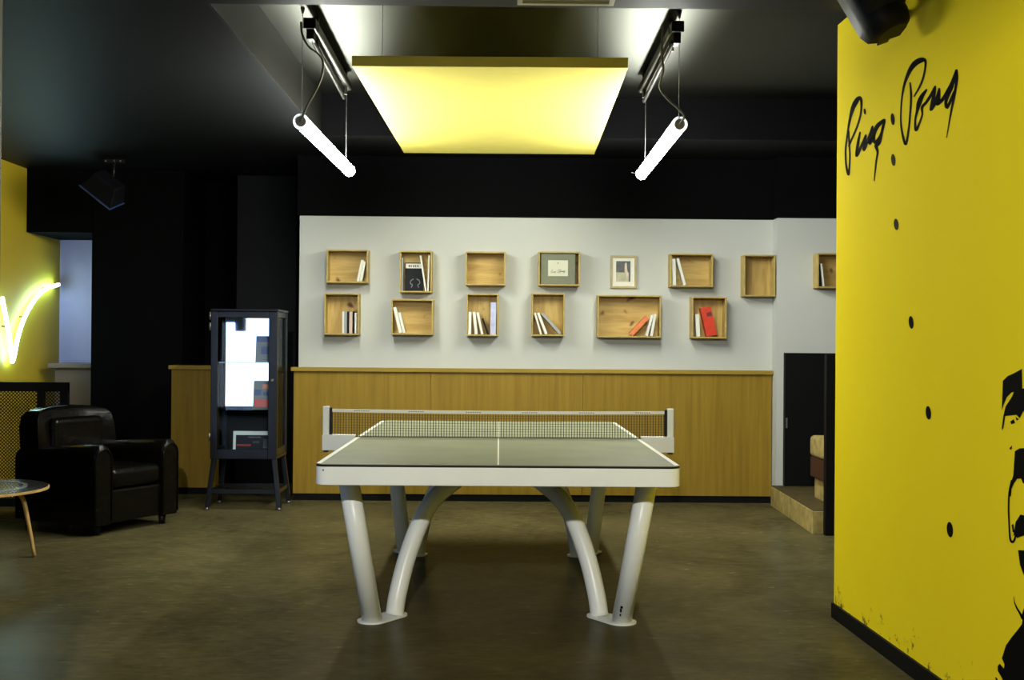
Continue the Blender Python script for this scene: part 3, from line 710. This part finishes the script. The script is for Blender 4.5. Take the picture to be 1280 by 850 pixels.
mb.tube([((la.x+lb_.x)/2, yf+0.0185, la.z+lh*0.82), ((la.x+lb_.x)/2, yf+0.0178, la.z+lh*0.82)], 0.006, 8)
mb.build('lettering', M['grey_print'], al)
# framed photo
a, b = W(763, 340, YB-0.02), W(796, 340, YB-0.02); z1 = W(780, 319.3, YB-0.02).z; z0 = W(780, 360.5, YB-0.02).z
fr = thing('framed_photo', 'small pale-framed photograph hanging between the box shelves', 'picture', ((a.x+b.x)/2, YB-0.01, z0))
mb = MB(); w_ = 0.018
mb.box(a.x, b.x, YB-0.02, YB-0.001, z1-w_, z1).box(a.x, b.x, YB-0.02, YB-0.001, z0, z0+w_).box(a.x, a.x+w_, YB-0.02, YB-0.001, z0+w_, z1-w_).box(b.x-w_, b.x, YB-0.02, YB-0.001, z0+w_, z1-w_)
mb.build('frame', M['frame'], fr, bevel=0.002, seg=1)
B(a.x+w_, b.x-w_, YB-0.010, YB-0.001, z0+w_, z1-w_).build('mount', M['paper'], fr)
pa, pb = W(770, 352, YB-0.011), W(788, 326.5, YB-0.011)
mb = MB(); h_ = pb.z-pa.z
mb.use(M['photo_dark']).box(pa.x, pb.x, YB-0.0115, YB-0.010, pa.z+h_*0.45, pb.z)
mb.use(M['photo_light']).box(pa.x, pb.x, YB-0.0115, YB-0.010, pa.z, pa.z+h_*0.45)
mb.use(M['photo_skin']).prism([(pa.x+0.07, YB-0.0125, pa.z+h_*0.9), (pa.x+0.085, YB-0.0125, pa.z+h_*0.93), (pa.x+0.09, YB-0.0125, pa.z+h_*0.6), (pa.x+0.098, YB-0.0125, pa.z+h_*0.35), (pa.x+0.09, YB-0.0125, pa.z+h_*0.05), (pa.x+0.083, YB-0.0125, pa.z+h_*0.35), (pa.x+0.068, YB-0.0125, pa.z+h_*0.5)], (0, 0.001, 0))
mb.use(M['photo_dark']).box(pb.x-0.012, pb.x, YB-0.0122, YB-0.0115, pa.z, pb.z)
mb.build('print', None, fr)

# ------------------------------------------------------------------ display cabinet
KY = 8.69
kx0, kx1, kz0, kz1, kd = -2.165, -1.668, 0.385, 1.515, 0.42
kc = thing('display_cabinet', 'tall gunmetal glass-door cabinet on splayed legs before the oak half wall', 'cabinet', ((kx0+kx1)/2, KY+kd/2, 0))
mb = MB()
B(kx0+0.031, kx1-0.031, KY+kd-0.018, KY+kd-0.0125, kz0+0.021, 0.754).build('back_lining', M['black_wall'], kc)
mb.box(kx0, kx1, KY+0.02, KY+kd, kz0, kz0+0.02).box(kx0, kx1, KY+kd-0.012, KY+kd, kz0+0.02, kz1-0.02)
for x in (kx0, kx1-0.03):
    mb.box(x, x+0.03, KY+0.02, KY+0.05, kz0+0.02, kz1-0.02).box(x, x+0.03, KY+kd-0.045, KY+kd-0.013, kz0+0.02, kz1-0.02)
    mb.box(x+0.004, x+0.026, KY+0.05, KY+kd-0.045, kz0+0.02, kz0+0.075).box(x+0.004, x+0.026, KY+0.05, KY+kd-0.045, kz1-0.06, kz1-0.02)
mb.build('body', M['cabinet'], kc, bevel=0.003)
MB().box(kx0-0.006, kx1+0.006, KY+0.004, KY+kd+0.004, kz1-0.02, kz1).build('top', M['cabinet'], kc, bevel=0.006)
for x in (kx0+0.010, kx1-0.015): B(x, x+0.005, KY+0.05, KY+kd-0.045, kz0+0.075, kz1-0.06).build('side_glass', M['shelf_glass'], kc)
mb = MB(); sw, ri = 0.050, 0.052
mb.box(kx0, kx0+sw, KY, KY+0.018, kz0, kz1-0.022).box(kx1-0.065, kx1, KY, KY+0.018, kz0, kz1-0.022)
mb.box(kx0+sw, kx1-0.065, KY, KY+0.018, kz1-0.022-ri+0.008, kz1-0.022).box(kx0+sw, kx1-0.065, KY, KY+0.018, kz0, kz0+0.072)
dr = mb.build('door', M['cabinet'], kc, bevel=0.004)
B(kx0+sw, kx1-0.065, KY+0.007, KY+0.012, kz0+0.072, kz1-0.07).build('door_glass', M['cab_glass'], dr)
mb = MB().tube([(kx1-0.03, KY, 0.98), (kx1-0.03, KY-0.03, 0.98)], 0.010, 12); mb.build('handle', M['steel'], dr)
for z in (1.46, 1.38, 0.55): MB().tube([(kx0-0.008, KY+0.01, z-0.03), (kx0-0.008, KY+0.01, z+0.03)], 0.008, 10).build('hinge', M['steel'], dr)
B(kx0+0.031, kx1-0.031, KY+0.135, KY+0.14, 0.755, kz1-0.025).build('mirror_panel', mat('mirror_sheet', (0.9, 0.93, 1.0), 0.02, metal=1.0, var=0.0), kc)
for z in (0.745, 1.105): B(kx0+0.032, kx1-0.032, KY+0.03, KY+(0.13 if z > 1 else kd-0.02), z, z+0.008).build('glass_shelf', M['shelf_glass'], kc)
legs = []
for sx, X in ((-1, kx0), (1, kx1)):
    for sy, Y in ((-1, KY+0.035), (1, KY+kd-0.03)):
        a = Vector((X-sx*0.022, Y, kz0)); b = Vector((X+sx*0.022, Y+sy*0.02, 0.008)); legs.append((a, b))
        MB().bar(a, b, 0.034, 0.034, Vector((0, 1, 0))).build('leg', M['cabinet'], kc, bevel=0.004)
        MB().tube([(b.x, b.y, 0.0), (b.x, b.y, 0.02)], 0.02, 12).build('foot', M['steel'], kc)
mb = MB(); pt = lambda l, z: l[1]+(l[0]-l[1])*((z-0.008)/(kz0-0.008))
for i, j in ((0, 2), (1, 3), (0, 1), (2, 3)): mb.bar(pt(legs[i], 0.14), pt(legs[j], 0.14), 0.02, 0.03)
mb.build('stretcher', M['cabinet'], kc)
# things inside
def slab(name, label, cat, x0, y0, x1, y1, Y, Zb, face, back, tilt=-8, extra=None):
    a, b = W(x0, y1, Y), W(x1, y0, Y); w2 = (b.x-a.x)/2; h = b.z-a.z
    cx = (a.x+b.x)/2
    T = Matrix.Translation((cx, Y, Zb+0.0005)) @ Matrix.Rotation(R(tilt), 4, 'X')
    o = thing(name, label, cat, (cx, Y, Zb))
    MB().box(-w2, w2, 0, 0.008, 0, h, T).build('cover', M[face], o)
    if extra:
        for (u0, u1, v0, v1, m) in extra:
            MB().box(-w2+2*w2*u0, -w2+2*w2*u1, -0.001, 0, h*v0, h*v1, T).build('print', M[m], o)
    return o
slab('magazine', 'pale magazine with a blue disc behind the cabinet glass, upper one', 'magazine', 319, 419, 341, 452, KY+0.075, 1.113, 'mag_face', None, extra=[(0.05, 0.95, 0.76, 0.97, 'navy'), (0.3, 0.75, 0.3, 0.6, 'navy')])
slab('magazine', 'magazine with a red band behind the cabinet glass, lower one', 'magazine', 316, 468, 341, 504, KY+0.075, 0.753, 'mag_face', None, extra=[(0.05, 0.95, 0.1, 0.36, 'book_red'), (0.05, 0.4, 0.5, 0.7, 'navy'), (0.45, 0.9, 0.72, 0.88, 'book_orange'), (0.5, 0.9, 0.5, 0.62, 'navy')])
slab('picture', 'cream-framed dark picture standing at the bottom of the cabinet', 'picture', 291, 533, 341, 563, KY+0.08, kz0+0.02, 'paper', None, tilt=-4, extra=[(0.07, 0.96, 0.10, 0.84, 'book_black'), (0.09, 0.45, 0.38, 0.46, 'book_red'), (0.5, 0.66, 0.5, 0.58, 'label'), (0.76, 0.86, 0.3, 0.68, 'book_grey'), (0.38, 0.7, 0.73, 0.77, 'book_grey')])

# ------------------------------------------------------------------ club armchair
ac = thing('armchair', 'black leather club armchair before the black pillar', 'armchair', (-2.752, 7.942, 0), R(61.3))
AW, AD = 0.37, 0.39
def arm(sx):
    mb = MB(); n = 12
    prof = []
    for k in range(n+1):
        an = math.pi*k/n; prof.append((0.075*math.cos(an), 0.075*math.sin(an)))
    secs = []
    ys = [-AD, -AD+0.02, -AD+0.12, -0.05, 0.2, AD-0.03]
    hs = [0.49, 0.515, 0.515, 0.50, 0.48, 0.47]; ws = [0.9, 1.0, 1.05, 1.05, 1.05, 1.0]
    for y, h, w in zip(ys, hs, ws):
        P = [(sx*(AW-0.075)+0.073*w, y, 0.07), ]
        P += [(sx*(AW-0.075)+p[0]*w, y, h+p[1]) for p in prof]
        P += [(sx*(AW-0.075)-0.073*w, y, 0.07)]
        secs.append([mb.bm.verts.new(p) for p in P])
    for A_, B_ in zip(secs, secs[1:]):
        for k in range(len(A_)):
            j = (k+1) % len(A_); mb._f([A_[k], A_[j], B_[j], B_[k]], True)
    mb._f(secs[0][::-1]); mb._f(secs[-1])
    mb.build('arm', M['leather'], ac, local=True, bevel=0.012, seg=3, angle=50)
    # piping round the front of the arm
    P = [(sx*(AW-0.075)+0.068, -AD-0.002, 0.09)]+[(sx*(AW-0.075)+p[0]*0.9, -AD-0.002, 0.49+p[1]*0.95) for p in prof]+[(sx*(AW-0.075)-0.068, -AD-0.002, 0.09)]
    MB().tube(P, 0.006, 8).build('piping', M['leather'], ac, local=True)
arm(1); arm(-1)
MB().box(-AW+0.14, AW-0.14, -AD+0.02, AD-0.08, 0.07, 0.29).build('seat_base', M['leather'], ac, local=True, bevel=0.02, seg=3)
MB().box(-AW+0.145, AW-0.145, -AD+0.005, AD-0.2, 0.292, 0.43).build('seat_cushion', M['leather'], ac, local=True, bevel=0.045, seg=5)
# back: curved slab
mb = MB(); secs = []
for z, y0, th, hw3 in ((0.07, AD-0.13, 0.12, 0.31), (0.40, AD-0.17, 0.15, 0.325), (0.58, AD-0.17, 0.17, 0.335), (0.70, AD-0.155, 0.17, 0.33), (0.77, AD-0.14, 0.155, 0.315), (0.805, AD-0.12, 0.12, 0.28), (0.815, AD-0.09, 0.06, 0.24)):
    P = []
    for k in range(9):
        u = -1+k/4; P.append((hw3*u, y0-0.045*(u*u)+0.0, z-0.02*(abs(u)**3)))
    for k in range(9):
        u = 1-k/4; P.append((hw3*u, y0+th-0.03*(u*u), z-0.02*(abs(u)**3)))
    secs.append([mb.bm.verts.new(p) for p in P])
for A_, B_ in zip(secs, secs[1:]):
    for k in range(len(A_)):
        j = (k+1) % len(A_); mb._f([A_[k], A_[j], B_[j], B_[k]], True)
mb._f(secs[0][::-1]); mb._f(secs[-1])
mb.build('backrest', M['leather'], ac, local=True, bevel=0.01, seg=2, angle=60)
MB().box(-0.22, 0.22, AD-0.225, AD-0.13, 0.42, 0.74).build('back_cushion', M['leather'], ac, local=True, bevel=0.04, seg=5)
for sx in (-1, 1):
    for sy in (-1, 1):
        MB().tube([(sx*0.29, sy*0.32, 0), (sx*0.29, sy*0.32, 0.075)], [0.02, 0.028], 12).build('leg', M['black_plastic'], ac, local=True)

# ------------------------------------------------------------------ round side table
st = thing('coffee_table', 'low round dark-topped coffee table with bent plywood legs at the left edge', 'coffee table', (-3.06, 6.72, 0))
def disc(cx, cy, r, z0, z1, mb, n=64):
    mb.prism([(cx+r*math.cos(2*math.pi*k/n), cy+r*math.sin(2*math.pi*k/n), z0) for k in range(n)], (0, 0, z1-z0)); return mb
disc(-3.06, 6.72, 0.43, 0.392, 0.407, MB()).build('table_edge', M['plywood'], st, bevel=0.005, seg=3, angle=60)
disc(-3.06, 6.72, 0.424, 0.407, 0.410, MB()).build('table_top', M['table_dark'], st)
mb = MB(); n = 64
ro = [(-3.06+0.31*math.cos(2*math.pi*k/n), 6.72+0.31*math.sin(2*math.pi*k/n), 0.4102) for k in range(n)]
rii = [(-3.06+0.285*math.cos(2*math.pi*k/n), 6.72+0.285*math.sin(2*math.pi*k/n), 0.4102) for k in range(n)]
ring(mb, ro, rii, 0.003); mb.build('inlay_ring', M['ring'], st)
for an in (8, 98, 188, 278):
    u = Vector((math.cos(R(an)), math.sin(R(an)), 0)); c0 = Vector((-3.06, 6.72, 0))
    P = spline([c0+u*0.10+Vector((0,0,0.383)), c0+u*0.22+Vector((0,0,0.381)), c0+u*0.29+Vector((0,0,0.345)), c0+u*0.325+Vector((0,0,0.2)), c0+u*0.36+Vector((0,0,0.005))], 5)
    mb = MB()
    side = Vector((-u.y, u.x, 0))
    rings = []
    for i, p in enumerate(P):
        tg = (P[min(i+1, len(P)-1)]-P[max(i-1, 0)]).normalized(); nn = side.cross(tg).normalized()
        wd = 0.028-0.012*i/len(P)
        rings.append([mb.bm.verts.new(p+side*wd*a+nn*0.007*b) for a, b in ((-1,-1),(1,-1),(1,1),(-1,1))])
    for A_, B_ in zip(rings, rings[1:]):
        for k in range(4): mb._f([A_[k], A_[(k+1)%4], B_[(k+1)%4], B_[k]], True)
    mb._f(rings[0]); mb._f(rings[-1][::-1])
    mb.build('leg', M['plywood'], st)

# ------------------------------------------------------------------ railing with lattice
RY = 8.62
ra = thing('railing', 'black railing with fine diamond lattice before the yellow wall', 'railing', (-3.67, RY, 0))
rx0, rx1, rz0, rz1 = -4.14, -3.20, 0.03, 0.955
MB().box(rx0, rx1, RY-0.02, RY+0.02, rz1-0.07, rz1).build('rail', M['black_plinth'], ra)
MB().box(rx0, rx1, RY-0.02, RY+0.02, rz0, rz0+0.06).build('rail', M['black_plinth'], ra)
for x0, x1 in ((rx0, rx0+0.04), (-3.425, -3.380), (rx1-0.055, rx1)):
    MB().box(x0, x1, RY-0.022, RY+0.022, 0, rz1).build('post', M['black_plinth'], ra)
mb = MB(); pitch = 0.026; z0_, z1_ = rz0+0.06, rz1-0.07; hh = z1_-z0_
for sgn in (1, -1):
    k = rx0-hh
    while k < rx1+hh:
        # line x = k + sgn*(z-z0)
        za, zb = z0_, z1_; xa, xb = k, k+sgn*hh
        if xa > xb: xa, za, xb, zb = xb, zb, xa, za
        if xb > rx0 and xa < rx1:
            s_ = (zb-za)/(xb-xa)
            if xa < rx0: za += s_*(rx0-xa); xa = rx0
            if xb > rx1: zb -= s_*(xb-rx1); xb = rx1
            if xb-xa > 0.005: mb.bar((xa, RY+0.002*sgn, za), (xb, RY+0.002*sgn, zb), 0.003, 0.0055)
        k += pitch*1.0
mb.build('lattice', M['black_plinth'], ra)
# brown counter in the back room
ct = thing('counter', 'brown counter with a thick top beside the white back-room wall', 'counter', (-3.8, 10.5, -0.8))
B(-3.99, -3.59, 10.42, 10.8, -0.8, 1.02).build('counter_body', M['counter_dim'], ct)
B(-4.04, -3.585, 10.36, 10.84, 1.02, 1.062).build('counter_top', M['counter_dim'], ct, bevel=0.004)
# neon sign on the yellow wall
def WL(px, py, off=0.05):
    d = ray(px, py); t_ = (-4.15+off)/d.x; return CAMLOC+d*t_
nn = thing('neon_sign', 'glowing green-white neon stroke shaped like a V on the yellow wall', 'neon sign', tuple(WL(30, 440)))
P = [WL(*q) for q in ((2.5, 372), (5.5, 388), (9.5, 408), (13, 430), (14.5, 446), (15.2, 452), (17.5, 446), (20.5, 430), (25, 412), (31, 396), (39, 381), (49, 368), (60, 360), (73, 355.8))]
MB().tube(spline(P, 5), 0.016, 12).build('neon_tube', M['neon'], nn)
mb = MB()
for q in ((9.5, 408), (31, 396), (60, 360)):
    p = WL(*q); mb.tube([p+Vector((-0.012, 0, 0)), (-4.15, p.y, p.z)], 0.006, 8)
mb.tube([WL(73, 355.8), WL(76.5, 355)+Vector((-0.03, 0, 0))], 0.012, 8)
mb.build('bracket', M['dark_steel'], nn)

# ------------------------------------------------------------------ speakers
# left, small wedge hung from the ceiling
p = W(129, 240, 9.6)
sp = thing('hanging_speaker', 'small black wedge loudspeaker hanging from the ceiling near the black pillar', 'speaker', (p.x, 9.6, p.z-0.12))
T = Matrix.Translation(p) @ Matrix.Rotation(R(38), 4, 'Y') @ Matrix.Rotation(R(28), 4, 'X')
def P8(x0, x1, y0, y1, z0, z1, tp):
    return [T @ Vector(q) for q in ((x0,y0,z0),(x1,y0,z0),(x1,y1,z0),(x0,y1,z0),(x0*tp,y0*tp,z1),(x1*tp,y0*tp,z1),(x1*tp,y1*tp,z1),(x0*tp,y1*tp,z1))]
MB().hexa(P8(-0.16, 0.16, -0.10, 0.10, -0.02, 0.14, 0.7)).build('cabinet', M['speaker_body'], sp, bevel=0.01)
MB().hexa(P8(-0.165, 0.165, -0.105, 0.105, -0.034, -0.021, 1.0)).build('grille', mat('speaker_front_blue_reflection', (0.03, 0.06, 0.16), 0.25), sp, bevel=0.006)  # blue window reflection painted into the colour of the black speaker's front
mb = MB(); q = p+Vector((0.08, 0, 0.10))
mb.tube([q, (q.x+0.01, q.y, CZ-0.02)], 0.012, 8).box(q.x-0.07, q.x+0.09, q.y-0.03, q.y+0.03, CZ-0.03, CZ+0.002)
mb.build('bracket', M['dark_steel'], sp)
mb = MB()
for dx in (-0.05, 0.02, 0.07): mb.tube([(q.x+dx, q.y-0.032, CZ-0.015), (q.x+dx, q.y-0.03, CZ-0.015)], 0.007, 8)
mb.build('bolt', mat('bright_bolt', (0.7, 0.7, 0.7), 0.2, metal=0.8), sp)
# right, bigger with rounded front, above the yellow wall
Yc = 4.45
p0 = W(1072, -35, Yc); p1 = W(1117, 40, Yc-0.08)
sp = thing('loudspeaker', 'black round-fronted loudspeaker tilted at the top of the yellow wall', 'speaker', tuple(p1))
ax = (p1-p0); L2 = ax.length+0.10; ax.normalize()
fwd = Vector((0.25, -1, -0.15)); fwd = (fwd-ax*fwd.dot(ax)).normalized(); sd = ax.cross(fwd).normalized()
def prof3(r, back, s0):   # D profile
    P = []
    for k in range(17):
        a = R(-90+180*k/16); P.append(fwd*(math.cos(a)*r*0.85)+sd*(math.sin(a)*r))
    P += [sd*r*0.9-fwd*back, -sd*r*0.9-fwd*back]
    return [s0+q for q in P]
base = p0-ax*0.10
secs_ = [(0.0, 0.080), (0.02, 0.092), (L2-0.06, 0.092), (L2-0.02, 0.080), (L2, 0.055)]
mb = MB(); rings = []
for s_, r_ in secs_: rings.append([mb.bm.verts.new(q) for q in prof3(r_, r_*0.9, base+ax*s_)])
for A_, B_ in zip(rings, rings[1:]):
    for k in range(len(A_)):
        j = (k+1) % len(A_); mb._f([A_[k], A_[j], B_[j], B_[k]], True)
mb._f(rings[0][::-1]); mb._f(rings[-1])
mb.build('cabinet', M['speaker_body'], sp)
mb = MB(); rings = []
for s_, r_ in ((0.03, 0.082), (0.035, 0.0965), (L2-0.085, 0.0965), (L2-0.08, 0.082)):
    P = []
    for k in range(15):
        a = R(-62+124*k/14); P.append(base+ax*s_+fwd*(math.cos(a)*r_*0.86)+sd*(math.sin(a)*r_))
    rings.append([mb.bm.verts.new(q) for q in P])
for A_, B_ in zip(rings, rings[1:]):
    for k in range(len(A_)-1): mb._f([A_[k], A_[k+1], B_[k+1], B_[k]], True)
mb.build('grille', M['speaker_grille'], sp)
mb = MB(); c1 = base+ax*(L2*0.72)-fwd*0.085
wp = Vector((yx(c1.y+0.12)-0.001, c1.y+0.12, c1.z+0.06))
mb.bar(base+ax*(L2*0.55)-fwd*0.085, base+ax*(L2*0.97)-fwd*0.085, 0.05, 0.03, fwd)
mb.bar(c1, wp, 0.03, 0.03).box(wp.x-0.02, wp.x, wp.y-0.05, wp.y+0.05, wp.z-0.05, wp.z+0.09)
mb.build('bracket', M['black_plastic'], sp, bevel=0.004)

# ------------------------------------------------------------------ right alcove: steps and black panels
s1 = thing('stair_step', 'low cream concrete step with a dark tread at the foot of the white wall', 'step', (2.7, 8.45, 0))
MB().hexa([(2.118,7.75,0),(3.3,7.75,0),(3.3,9.14,0),(2.165,9.14,0),(2.118,7.75,0.154),(3.3,7.75,0.154),(3.3,9.14,0.154),(2.165,9.14,0.154)]).build('riser', M['cream'], s1, bevel=0.004, seg=2)
MB().hexa([(2.126,7.758,0.154),(3.3,7.758,0.154),(3.3,9.14,0.154),(2.172,9.14,0.154),(2.126,7.758,0.16),(3.3,7.758,0.16),(3.3,9.14,0.16),(2.172,9.14,0.16)]).build('tread', mat('dark_brown_tread', (0.075, 0.058, 0.026), 0.7, var=0.3, vscale=12, spec=0.1), s1)
sb = thing('stepped_bench', 'cream bench with a maroon band standing on the low cream step', 'bench', (2.7, 8.08, 0.16))
B(2.315, 3.3, 7.76, 8.42, 0.1605, 0.32).build('base', M['cream'], sb, bevel=0.006)
B(2.278, 3.3, 7.76, 8.40, 0.3205, 0.465).build('band', M['maroon'], sb, bevel=0.006)
B(2.270, 3.3, 7.76, 8.40, 0.4655, 0.62).build('seat_cushion', M['cream'], sb, bevel=0.03, seg=4)
bp = thing('low_panel', 'black low panel with a small latch against the forward white wall', 'partition', (2.8, 9.12, 0.16))
B(2.262, 3.4, 9.09, 9.148, 0.1605, 1.213).build('panel', M['black_plinth'], bp, bevel=0.003)
B(2.268, 2.280, 9.080, 9.09, 0.62, 0.70).build('latch', M['steel'], bp)
tag(B(2.19, 3.4, 7.69, 7.745, 0, 1.213).build('low_panel', M['black_plinth'], bevel=0.003), 'black low panel standing upright in front of the cream step', 'partition')

# ------------------------------------------------------------------ light
def area(name, loc, target, size, power, col):
    l = bpy.data.lights.new(name, 'AREA'); l.shape = 'DISK'; l.size = size; l.energy = power; l.color = col
    o = bpy.data.objects.new(name, l); COL.objects.link(o); o.location = loc
    o.rotation_euler = (Vector(target)-Vector(loc)).to_track_quat('-Z', 'Y').to_euler(); return o
l = bpy.data.lights.new('ceiling_spot_light', 'SPOT'); l.energy = 760; l.color = (1.0, 0.98, 0.90); l.shadow_soft_size = 0.05; l.spot_size = R(110); l.spot_blend = 0.5
o = bpy.data.objects.new('ceiling_spot_light', l); COL.objects.link(o); o.location = (-0.25, -0.7, 2.66)
o.rotation_euler = (Vector((0.1, 5.2, 0.6))-Vector(o.location)).to_track_quat('-Z', 'Y').to_euler()
struct(B(-4.1, 1.5, 0.1, 0.35, 2.61, CZ-0.001).build('spot_blocker', M['ceiling_black']), 'added beam above the camera that blocks part of the spot light')  # unseen beam, added to keep the spot off the yellow panel's front edge

w = bpy.data.worlds.new('world'); sc.world = w; w.use_nodes = True
w.node_tree.nodes['Background'].inputs[0].default_value = (0.5, 0.65, 1, 1); w.node_tree.nodes['Background'].inputs[1].default_value = 0.02
vs = sc.view_settings; vs.view_transform = 'Standard'; vs.look = 'None'; vs.gamma = 1; vs.exposure = 0.0; vs.use_curve_mapping = False
sc.cycles.max_bounces = 8; sc.cycles.transparent_max_bounces = 12
sc.cycles.use_denoising = True
sc.cycles.sample_clamp_indirect = 6
for o in bpy.data.objects:
    if '_o' in o: del o['_o']
